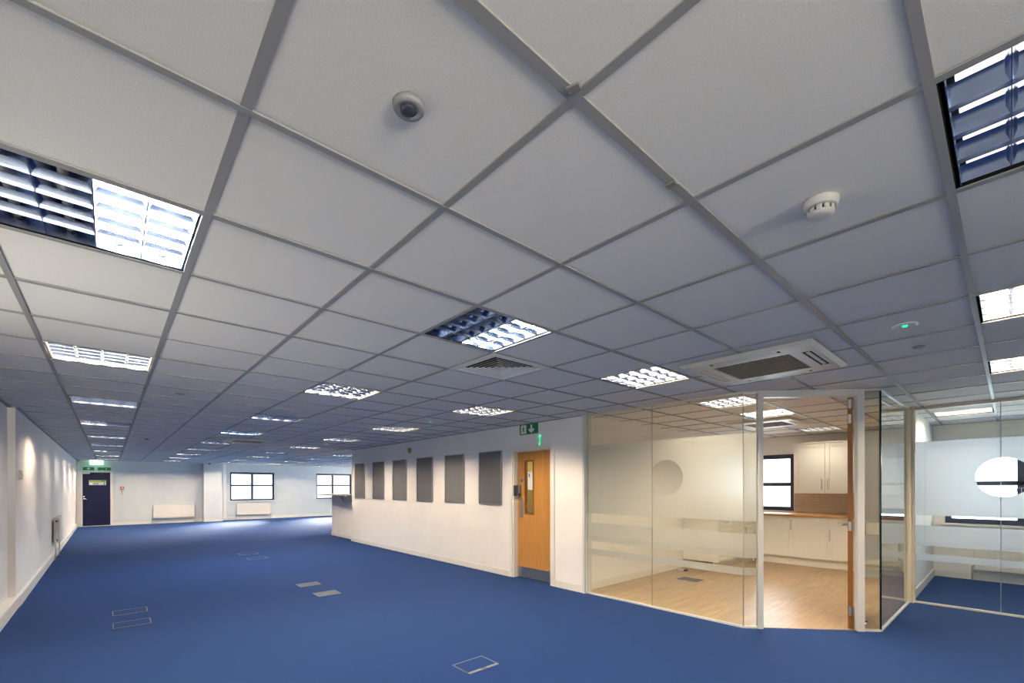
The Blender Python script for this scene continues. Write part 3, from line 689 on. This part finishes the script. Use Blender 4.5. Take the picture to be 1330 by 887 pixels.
dup(ac, (8.3*T, 28.6*T, HC-.004), label='small-looking far ceiling cassette air conditioner, nearer of two in front of the far windows', group=ac['group'])
dup(ac, (8.3*T, 32.6*T, HC-.004), label='farthest ceiling cassette air conditioner close to the window wall', group=ac['group'])
dup(ac, (12.1*T, 3.0*T, HC-.004), label='ceiling cassette air conditioner inside the kitchen room', group=ac['group'])

# ------------------------------------------------------------------ ceiling devices
t = thing('motion_sensor', 'round grey motion sensor with dark centre in the near ceiling tile', 'sensor', (.305, .305, HC+.004))
mb = MB(); mb.lathe((0, 0, 0), [(.036, -.001), (.020, -.010), (.020, -.014), (.036, -.0145), (.039, -.010), (.040, 0)][::-1], 32); mb.build('bezel', mat('grey_bezel', (.27, .27, .28), .5), t)
mb = MB(); mb.lathe((0, 0, 0), [(.019, -.008), (.019, -.0155), (.012, -.018), (.003, -.019)], 24); mb.build('lens', mat('sensor_lens', (.045, .055, .075), .35), t)
t = thing('smoke_detector', 'white smoke detector with vented base on the ceiling right of centre', 'smoke detector', (2.56*T, -.49*T, HC+.004))
mb = MB(); mb.lathe((0, 0, 0), [(.054, 0), (.054, -.006), (.050, -.024), (.046, -.027)], 40); mb.build('base', M_det, t)
mb = MB(); mb.lathe((0, 0, 0), [(.030, -.026), (.030, -.045)], 32); mb.build('sensing_chamber', M_dark, t)
mb = MB()
for k in range(10):
    a = k*math.pi/5
    for q in range(3):
        b = a+q*.12; mb.cyl((.036*math.cos(b), .036*math.sin(b), -.047), .0045, .022, 'z', 6)
mb.lathe((0, 0, 0), [(.041, -.043), (.038, -.050), (.026, -.055), (.004, -.056)], 32); mb.build('cap', M_det, t)
t = thing('emergency_downlight', 'round emergency light with glowing green spot near the cassette air conditioner', 'light', (5.5*T, -.5*T, HC+.004))
mb = MB(); mb.lathe((0, 0, 0), [(.062, 0), (.062, -.005), (.052, -.008), (.030, -.004), (.006, -.004)], 32); mb.build('ring', M_white, t)
mb = MB(); mb.lathe((0, 0, -.004), [(.014, 0), (.012, -.006), (.003, -.008)], 16); mb.build('indicator', M_led, t)
t = thing('ceiling_disc', 'flat grey disc in the ceiling tile beyond the green emergency light', 'ceiling disc', (6.54*T, -.5*T, HC+.004))
mb = MB(); mb.lathe((0, 0, 0), [(.038, 0), (.036, -.006), (.015, -.009), (.004, -.009)], 24); mb.build('disc', mat('disc_grey', (.22, .22, .23), .5), t)
t = thing('emergency_downlight', 'tiny green-lit emergency light in the ceiling before the board wall', 'light', (5.5*T, 8.6*T, HC+.004))
mb = MB(); mb.lathe((0, 0, 0), [(.062, 0), (.062, -.005), (.052, -.008), (.006, -.006)], 24); mb.build('ring', M_white, t)
mb = MB(); mb.lathe((0, 0, -.005), [(.016, 0), (.014, -.007), (.003, -.009)], 16); mb.build('indicator', M_led, t)
t = thing('smoke_detector', 'white round detector on the far ceiling near the board wall end', 'smoke detector', (5.58*T, 16.2*T, HC+.004))
mb = MB(); mb.lathe((0, 0, 0), [(.055, 0), (.055, -.02), (.035, -.04), (.005, -.045)], 24); mb.build('base', M_white, t)
t = thing('motion_sensor', 'small dark sensor disc in the ceiling left of the second light row', 'sensor', (.48*T, 8.54*T, HC+.004))
mb = MB(); mb.lathe((0, 0, 0), [(.045, 0), (.043, -.008), (.02, -.012), (.004, -.012)], 24); mb.build('bezel', mat('disc_grey_two', (.25, .25, .25), .5), t)
t = thing('motion_sensor', 'far small dark sensor disc in the ceiling between the first two light rows', 'sensor', (.5*T, 18.5*T, HC+.004))
mb = MB(); mb.lathe((0, 0, 0), [(.045, 0), (.043, -.012), (.02, -.02), (.004, -.02)], 24); mb.build('bezel', M_dark, t)
for (x, y, rz, lb) in ((.955*T, -.03*T, .3, 'small metal grid clip on the ceiling bar at the top edge'), (1.78*T, .0, 0, 'small metal grid clip on the ceiling bar near the centre')):
    t = thing('ceiling_clip', lb, 'clip', (x, y, HC-.002), rz)
    mb = MB(); mb.box(-.012, -.016, -.006, .012, .018, 0); mb.box(-.003, .010, -.010, .003, .016, -.006); mb.build('clip_body', mat('clip_grey', (.22, .21, .20), .5), t, bevel=.002)

# ------------------------------------------------------------------ floor boxes
M_fbr = mat('floor_box_rim', (.17, .18, .18), .5); M_fbr2 = mat('floor_box_brown', (.16, .13, .12), .6); M_fbc = mat('floor_box_cover', (.085, .10, .12), .7)
def floor_box(label, cx, cy, w, d, style, loc=None, rz=0):
    t = thing('floor_box', label, 'floor box', (cx, cy, 0), rz, 'floor sockets in the carpet')
    a, b = w/2, d/2; r = .008; z = .0035
    mb = MB()
    if style == 'strip':      # near one: wide strip with dark opening on the near side
        mb.box(-a, -b, 0, -a+r, b, z); mb.box(a-r, -b, 0, a, b, z); mb.box(-a, b-r, 0, a, b, z); mb.box(-a, -b, 0, a, -b+.032, z)
    else:
        mb.box(-a, -b, 0, -a+r, b, z); mb.box(a-r, -b, 0, a, b, z); mb.box(-a, b-r, 0, a, b, z); mb.box(-a, -b, 0, a, -b+r, z)
    mb.build('rim', M_fbr2 if style == 'brown' else M_fbr, t)
    mb = MB(); mb.box(-a+r, -b+r, 0, a-r, b-r, .002); mb.build('lid', M_carpet if style != 'grey' else M_fbc, t)
    if style == 'strip':
        mb = MB(); mb.box(-.02, -b+.004, z, .03, -b+.028, z+.001); mb.build('cable_slot', M_dark, t)
    return t
floor_box('floor box nearest the camera with a dark cable slot in the carpet', 1.94, 2.215, .30, .24, 'strip')
floor_box('brown-rimmed floor box at left in the carpet, nearer of the pair', -.085, 5.60, .31, .26, 'brown')
floor_box('brown-rimmed floor box at left in the carpet, farther of the pair', -.085, 6.22, .31, .26, 'brown')
floor_box('grey-lidded floor box in the middle carpet, nearer of the pair', 1.92, 5.56, .29, .26, 'grey')
floor_box('grey-lidded floor box in the middle carpet, farther of the pair', 1.92, 6.32, .29, .24, 'grey')
floor_box('pale-rimmed floor box far back in the carpet, nearer of the pair', 1.95, 9.62, .34, .30, 'pale')
floor_box('pale-rimmed floor box far back in the carpet, farther of the pair', 1.95, 10.45, .34, .30, 'pale')
t = thing('floor_box', 'grey floor box set in the wooden kitchen room floor', 'floor box', (6.38, 2.63, .004))
mb = MB(); mb.box(-.12, -.16, 0, .12, .16, .003); mb.build('lid', M_fbc, t)
mb = MB(); mb.box(-.13, -.17, 0, .13, .17, .002); mb.build('rim', M_fbr, t)

# ------------------------------------------------------------------ glass partitions
BANDS = [(1.09, 2.0), (.715, .965), (.535, .615)]
def film_mesh(u0, u1, hole=None, fn=None):
    """three bands of film between u0 and u1, hole=(cu,cz,r) in the top band"""
    mb = MB(); d = .0006
    def quad(a, b, c, e, f_, g):      # u a..b ; bottom c(at a) e(at b) ; top f(at a) g(at b)
        vs = [fn(a, c, 0), fn(b, e, 0), fn(b, g, 0), fn(a, f_, 0)]
        mb.add(vs, [(0, 1, 2, 3)])
    for (z0, z1) in BANDS[1:]: quad(u0, u1, z0, z0, z1, z1)
    z0, z1 = BANDS[0]
    if not hole: quad(u0, u1, z0, z0, z1, z1)
    else:
        cu, cz, r = hole; n = 48
        us = sorted(set([u0, u1]+[cu-r*math.cos(math.pi*k/n) for k in range(n+1) if u0 < cu-r*math.cos(math.pi*k/n) < u1]))
        for a, b in zip(us[:-1], us[1:]):
            mid = (a+b)/2
            if abs(mid-cu) >= r: quad(a, b, z0, z0, z1, z1); continue
            ha = math.sqrt(max(0, r*r-(a-cu)**2)); hb = math.sqrt(max(0, r*r-(b-cu)**2))
            quad(a, b, z0, z0, cz-ha, cz-hb); quad(a, b, cz+ha, cz+hb, z1, z1)
    return mb
def pane(parent, p0, p1, hole=None, films=True, z0=.02, z1=2.405, th=.010, side=1, ext=0, edge=0, fm=None):
    """glass pane standing between plan points p0 and p1; film on the inner face"""
    p0 = Vector(p0); p1 = Vector(p1); L = (p1-p0).length; d = (p1-p0)/L; n = Vector((-d.y, d.x))*side
    mb = MB()
    def q(u, w): v = p0+d*u+n*w; return (v.x, v.y)
    c = [q(0.001, -th/2), q(L-.001, -th/2), q(L-.001, th/2), q(0.001, th/2)]
    mb.prism(c, 'z', z0, z1)
    g = mb.build('glass_pane', [M_glass, M_gedge], parent)
    for pl_ in g.data.polygons:
        nn = pl_.normal
        if abs(nn.x*d.x+nn.y*d.y) > .9: pl_.material_index = 1
    if films:
        fn = lambda u, z, w: (*q(u, th/2+.0015), z)
        film_mesh(.002, L-.002, hole, fn).build('frosted_film', fm or M_film_soft, g)
    return g
t = thing('glass_partition', 'glass wall of the kitchen room with frosted bands, left of its open door', 'glass partition', (0, 0, 0))
XG = 4.535
# along the board wall line
pane(t, (XG, 3.155), (XG, 2.17), (3.155-1.99, 1.555, .205), side=1)
pane(t, (XG, 2.17), (XG, 1.12), (2.17-1.99, 1.555, .205), side=1)
DD = (Vector((5.415, .150))-Vector((XG, 1.12))); DL = DD.length; dd = DD/DL; nn = Vector((-dd.y, dd.x))
def diag(u): v = Vector((XG, 1.12))+dd*u; return (v.x, v.y)
uL0, uL1, uR0, uR1 = .122, .166, 1.090, 1.150
uL0 = .135; uL1 = .185; uR0 = 1.085; uR1 = 1.150
pane(t, diag(0), diag(uL0), side=1)
mb = MB(); mb.box(XG-.016, 1.12, 0, XG+.016, 3.155, .02); mb.prism([(XG-.016, 1.12), (diag(uL0)[0]-.012, diag(uL0)[1]-.012), (diag(uL0)[0]+.012, diag(uL0)[1]+.012), (XG+.016, 1.13)], 'z', 0, .02)
mb.build('bottom_track', M_frame, t)
mb = MB(); mb.box(XG-.016, 1.12, 2.405, XG+.016, 3.155, HC-.002); mb.prism([(XG-.016, 1.12), (diag(uL0)[0]-.012, diag(uL0)[1]-.012), (diag(uL0)[0]+.012, diag(uL0)[1]+.012), (XG+.016, 1.13)], 'z', 2.405, HC-.002)
mb.build('top_track', M_beige, t)
mb = MB(); mb.cyl((XG-.0065, 2.17, .02), .0035, 2.385, 'z', 8); mb.cyl((XG-.005, 1.12, .02), .0045, 2.385, 'z', 8); mb.build('joint_seal', mat('joint_seal_beige', (.55, .50, .40), .4), t)

t2 = thing('glass_partition', 'short glass wall of the kitchen room with corner edge, right of its open door', 'glass partition', (0, 0, 0))
pane(t2, diag(uR1), diag(DL), side=1)
PG = (7.10, .128)
cor = (5.415, .150)
pane(t2, cor, PG, films=False, side=1)
mb = MB(); e0 = Vector(diag(uR1)); 
def strip(mb, a, b, w, z0, z1):
    a = Vector(a); b = Vector(b); d = (b-a).normalized(); n = Vector((-d.y, d.x))*w
    mb.prism([tuple(a-n), tuple(b-n), tuple(b+n), tuple(a+n)], 'z', z0, z1)
strip(mb, diag(uR1), cor, .016, 0, .02); strip(mb, cor, PG, .016, 0, .02); mb.build('bottom_track', M_frame, t2)
mb = MB(); strip(mb, diag(uR1), cor, .016, 2.405, HC-.002); strip(mb, cor, PG, .016, 2.405, HC-.002); mb.build('top_track', M_frame, t2)
mb = MB(); mb.cyl((cor[0]-.002, cor[1]-.006, .02), .008, 2.385, 'z', 8); mb.build('corner_edge', M_gedged, t2)
t = thing('corner_post', 'pale wooden post between the short glass wall and the right glass office', 'post', (7.14, .115, 0))
mb = MB(); mb.box(-.055, -.03, 0, .045, .06, HC-.002); mb.build('post_core', M_beige, t)
mb = MB(); mb.box(-.068, -.012, 0, -.055, .035, HC-.002); mb.box(-.02, -.045, 0, .03, -.03, HC-.002); mb.box(-.062, -.036, 0, -.040, -.028, HC-.002, 0); mb.build('post_bead', mat('post_bead_cream', (.74, .68, .55), .4), t)

t3 = thing('glass_partition', 'frosted glass front of the right office with a round clear hole', 'glass partition', (0, 0, 0))
XP = 7.155
pane(t3, (XP, .07), (XP, -.658), (.07+.678, 1.55, .222), side=1, fm=M_film)
pane(t3, (XP, -.658), (XP, -1.85), (-.658+.678, 1.55, .222), side=1, fm=M_film)
pane(t3, (XP, -1.85), (XP, -3.0), side=1, fm=M_film); pane(t3, (XP, -3.0), (XP, -4.98), side=1, fm=M_film)
mb = MB(); mb.box(XP-.018, -4.98, 0, XP+.018, .07, .02); mb.build('bottom_track', M_beige, t3)
mb = MB(); mb.box(XP-.018, -4.98, 2.395, XP+.018, .07, HC-.002); mb.build('top_track', M_beige, t3)
mb = MB(); mb.cyl((XP-.0065, -.658, .02), .0045, 2.375, 'z', 8); mb.cyl((XP-.0065, -1.85, .02), .0045, 2.375, 'z', 8); mb.build('joint_seal', mat('joint_seal_pale', (.60, .62, .72), .3), t3)
# film lettering at the foot of the round hole
def text_mesh(txt, size):
    cu = bpy.data.curves.new('t', 'FONT'); cu.body = txt; cu.size = size; cu.extrude = 0.0004; cu.align_x = 'CENTER'
    o = bpy.data.objects.new('t', cu); C.objects.link(o); bpy.context.view_layer.update()
    me = bpy.data.meshes.new_from_object(o.evaluated_get(bpy.context.evaluated_depsgraph_get()))
    bpy.data.objects.remove(o); return me
me = text_mesh('INC=OT', .085); me.materials.append(M_film)
ltr = bpy.data.objects.new('film_lettering', me); C.objects.link(ltr); ltr.parent = t3
ltr.matrix_local = Matrix.Translation((XP+.0075, -.680, 1.375)) @ Matrix(((0, 0, -1, 0), (-1, 0, 0, 0), (0, 1, 0, 0), (0, 0, 0, 1)))

# pod door frame and open leaf
mb = MB()
def post(mb, u0, u1, z0, z1, w=.03):
    strip(mb, diag(u0), diag(u1), w, z0, z1)
post(mb, uL0, uL1, 0, HC-.002); post(mb, uR0, uR1, 0, HC-.002); post(mb, uL1, uR0, 2.355, HC-.002)
d3 = struct(mb.build('door_3', M_frame, bevel=.002))
HP = Vector(diag(uR0-.012)) + nn*.03
ld = Vector((1.2214, .2372)).normalized(); ln = Vector((-ld.y, ld.x))
mb = MB(); q = [HP-ln*.002, HP+ld*.92-ln*.002, HP+ld*.92+ln*.042, HP+ln*.042]
mb.prism([tuple(v) for v in q], 'z', .008, 2.35); leaf = mb.build('door_leaf', M_oakedge, d3)
for zz in (2.24, 2.09, 1.0, .14):
    mb = MB(); a = HP-ld*.003
    mb.prism([tuple(a+ln*.012), tuple(a+ld*.002+ln*.012), tuple(a+ld*.002+ln*.036), tuple(a+ln*.036)], 'z', zz, zz+.09)
    k = a-ln*.004; mb.cyl((k.x, k.y, zz), .006, .09, 'z', 10); mb.build('hinge', M_steel, leaf)
mb = MB(); hc = HP+ld*.85+ln*.042
mb.cyl((hc.x, hc.y, 1.0), .024, .004, 'y', 16); e = hc+ln*.05; mb.tube([(hc.x, hc.y, 1.0), (e.x, e.y, 1.0), ((e-ld*.11).x, (e-ld*.11).y, 1.0)], .009)
mb.build('lever_handle', M_chrome, leaf)
t = thing('door_stop', 'small floor door stop behind the glass right of the open door', 'door stop', (5.60, .30, .004))
mb = MB(); mb.lathe((0, 0, 0), [(.022, 0), (.022, .006), (.012, .012), (.011, .03), (.014, .034), (.010, .045), (.002, .046)], 20); mb.build('stop_body', M_steel, t)
mb = MB(); mb.lathe((0, 0, 0), [(.0145, .018), (.0165, .022), (.0165, .030), (.0145, .034)], 20); mb.build('rubber_ring', M_dark, t)

# ------------------------------------------------------------------ kitchen
def shaker(mb, x0, x1, z0, z1, y):
    """door face in the xz plane facing -y at depth y"""
    f = .07 if (z1-z0) > .25 and (x1-x0) > .25 else .03
    mb.box(x0, y, z0, x0+f, y+.020, z1); mb.box(x1-f, y, z0, x1, y+.020, z1); mb.box(x0+f, y, z0, x1-f, y+.020, z0+f); mb.box(x0+f, y, z1-f, x1-f, y+.020, z1)
    mb.box(x0+f, y+.010, z0+f, x1-f, y+.020, z1-f)
def bar_handle(p0, p1, parent):
    mb = MB(); a = Vector(p0); b = Vector(p1); d = (b-a).normalized()
    mb.tube([a, b], .006); 
    for q_ in (a+d*.015, b-d*.015): mb.tube([q_, q_+Vector((0, .025, 0))], .005)
    mb.build('handle', M_steel, parent)
def base_unit(label, loc, rz, w, drawer, hside, group='kitchen base cabinets', depth=.622):
    t = thing('base_cabinet', label, 'cabinet', loc, rz, group)
    mb = MB(); mb.box(0, 0, .15, w, depth, .895); mb.build('body', M_cab, t)
    mb = MB(); mb.box(0, .05, 0.004, w, .068, .15); mb.build('plinth', M_cab, t)
    zt = .735 if drawer else .89
    mb = MB(); shaker(mb, .003, w-.003, .158, zt, -.021); dr = mb.build('door', M_cab, t, bevel=.002)
    hx = .045 if hside == 'l' else w-.045
    bar_handle((hx, -.047, zt-.05), (hx, -.047, zt-.24), dr)
    if drawer:
        mb = MB(); shaker(mb, .003, w-.003, .742, .892, -.021); dw = mb.build('drawer', M_cab, t, bevel=.002)
        bar_handle((w/2-.09, -.047, .825), (w/2+.09, -.047, .825), dw)
    return t
g = 'kitchen base cabinets'
# run along the left room wall (faces -y)
base_unit('cream cabinet with drawer at the free end of the left kitchen run behind the glass', (7.32, 2.62, 0), 0, .54, True, 'l')
base_unit('cream cabinet with drawer in the middle of the left kitchen run behind the glass', (7.86, 2.62, 0), 0, .54, True, 'r')
base_unit('cream cabinet with drawer at the corner end of the left kitchen run behind the glass', (8.40, 2.62, 0), 0, .53, True, 'l')
# run along window wall (faces -x) : local x -> -y
rzB = -math.pi/2
base_unit('cream base cabinet by the kitchen corner beneath the window', (8.975, 2.60, 0), rzB, .57, False, 'l')
base_unit('wide cream base cabinet left of the drawer cabinet in the doorway', (8.975, 2.03, 0), rzB, .60, False, 'l')
base_unit('cream base cabinet with a small top drawer seen beside the open door', (8.975, 1.43, 0), rzB, .50, True, 'l')
base_unit('cream base cabinet at the window run end hidden beyond the open door', (8.975, .93, 0), rzB, .60, False, 'l')
t = thing('worktop', 'L-shaped beech kitchen worktop over the cream cabinets', 'worktop', (0, 0, 0))
mb = MB(); mb.prism([(7.29, 2.58), (8.92, 2.58), (8.92, .25), (9.6, .25), (9.6, 3.25), (7.29, 3.25)], 'z', .898, .936); mb.build('worktop_slab', M_worktop, t, bevel=.004)
t = thing('corner_filler', 'cream filler panel closing the corner between the kitchen cabinet runs', 'filler panel', (8.93, 2.60, 0))
mb = MB(); mb.box(0, 0, .15, .04, .03, .895); mb.box(.005, .03, .004, .04, .06, .15); mb.build('panel', M_cab, t)
t = thing('splashback', 'beige plank-patterned splashback between worktop and wall cupboards', 'splashback', (9.588, 0, 0))
mb = MB(); mb.box(0, .19, .937, .011, 2.12, 1.33); mb.build('tile_panel', M_splash, t)
def wall_unit(label, y0, hsides):
    t = thing('wall_cupboard', label, 'cupboard', (9.27, y0, 1.33), rzB, 'kitchen wall cupboards')
    w = .50
    mb = MB(); mb.box(0, 0, 0, w, .328, .90); mb.build('body', M_cab, t)
    mb = MB(); shaker(mb, .002, w-.002, .002, .898, -.021); dr = mb.build('door', M_cab, t, bevel=.002)
    hx = .045 if hsides == 'l' else w-.045
    bar_handle((hx, -.047, .06), (hx, -.047, .25), dr)
    mb = MB(); mb.box(0, -.035, .90, w, .33, .925); mb.build('cornice', M_cab, t)
    mb = MB(); mb.box(0, -.02, -.015, w, .33, 0); mb.build('pelmet', M_cab, t)
wall_unit('cream wall cupboard next to the kitchen window', 2.03, 'r')
wall_unit('cream wall cupboard beside the open oak door edge', 1.53, 'l')
wall_unit('cream wall cupboard hidden beyond the open door, farthest from the window', 1.03, 'r')
t = thing('power_cable', 'loose white cable coil on the wooden floor by the left room wall', 'cable', (6.97, 3.08, .004))
mb = MB(); pts = [(.0+.10*math.cos(a)*(1-a/20), .0+.05*math.sin(a*1.0), .008+.002*a) for a in [k*.35 for k in range(40)]]
mb.tube(pts, .005, 6); mb.tube([(pts[-1][0], pts[-1][1], pts[-1][2]), (.12, .08, .02), (.16, .16, .06)], .005, 6); mb.build('cord', M_white, t)
mb = MB(); mb.box(-.03, -.10, 0, .03, -.05, .03); mb.build('plug', M_dark, t, bevel=.004)
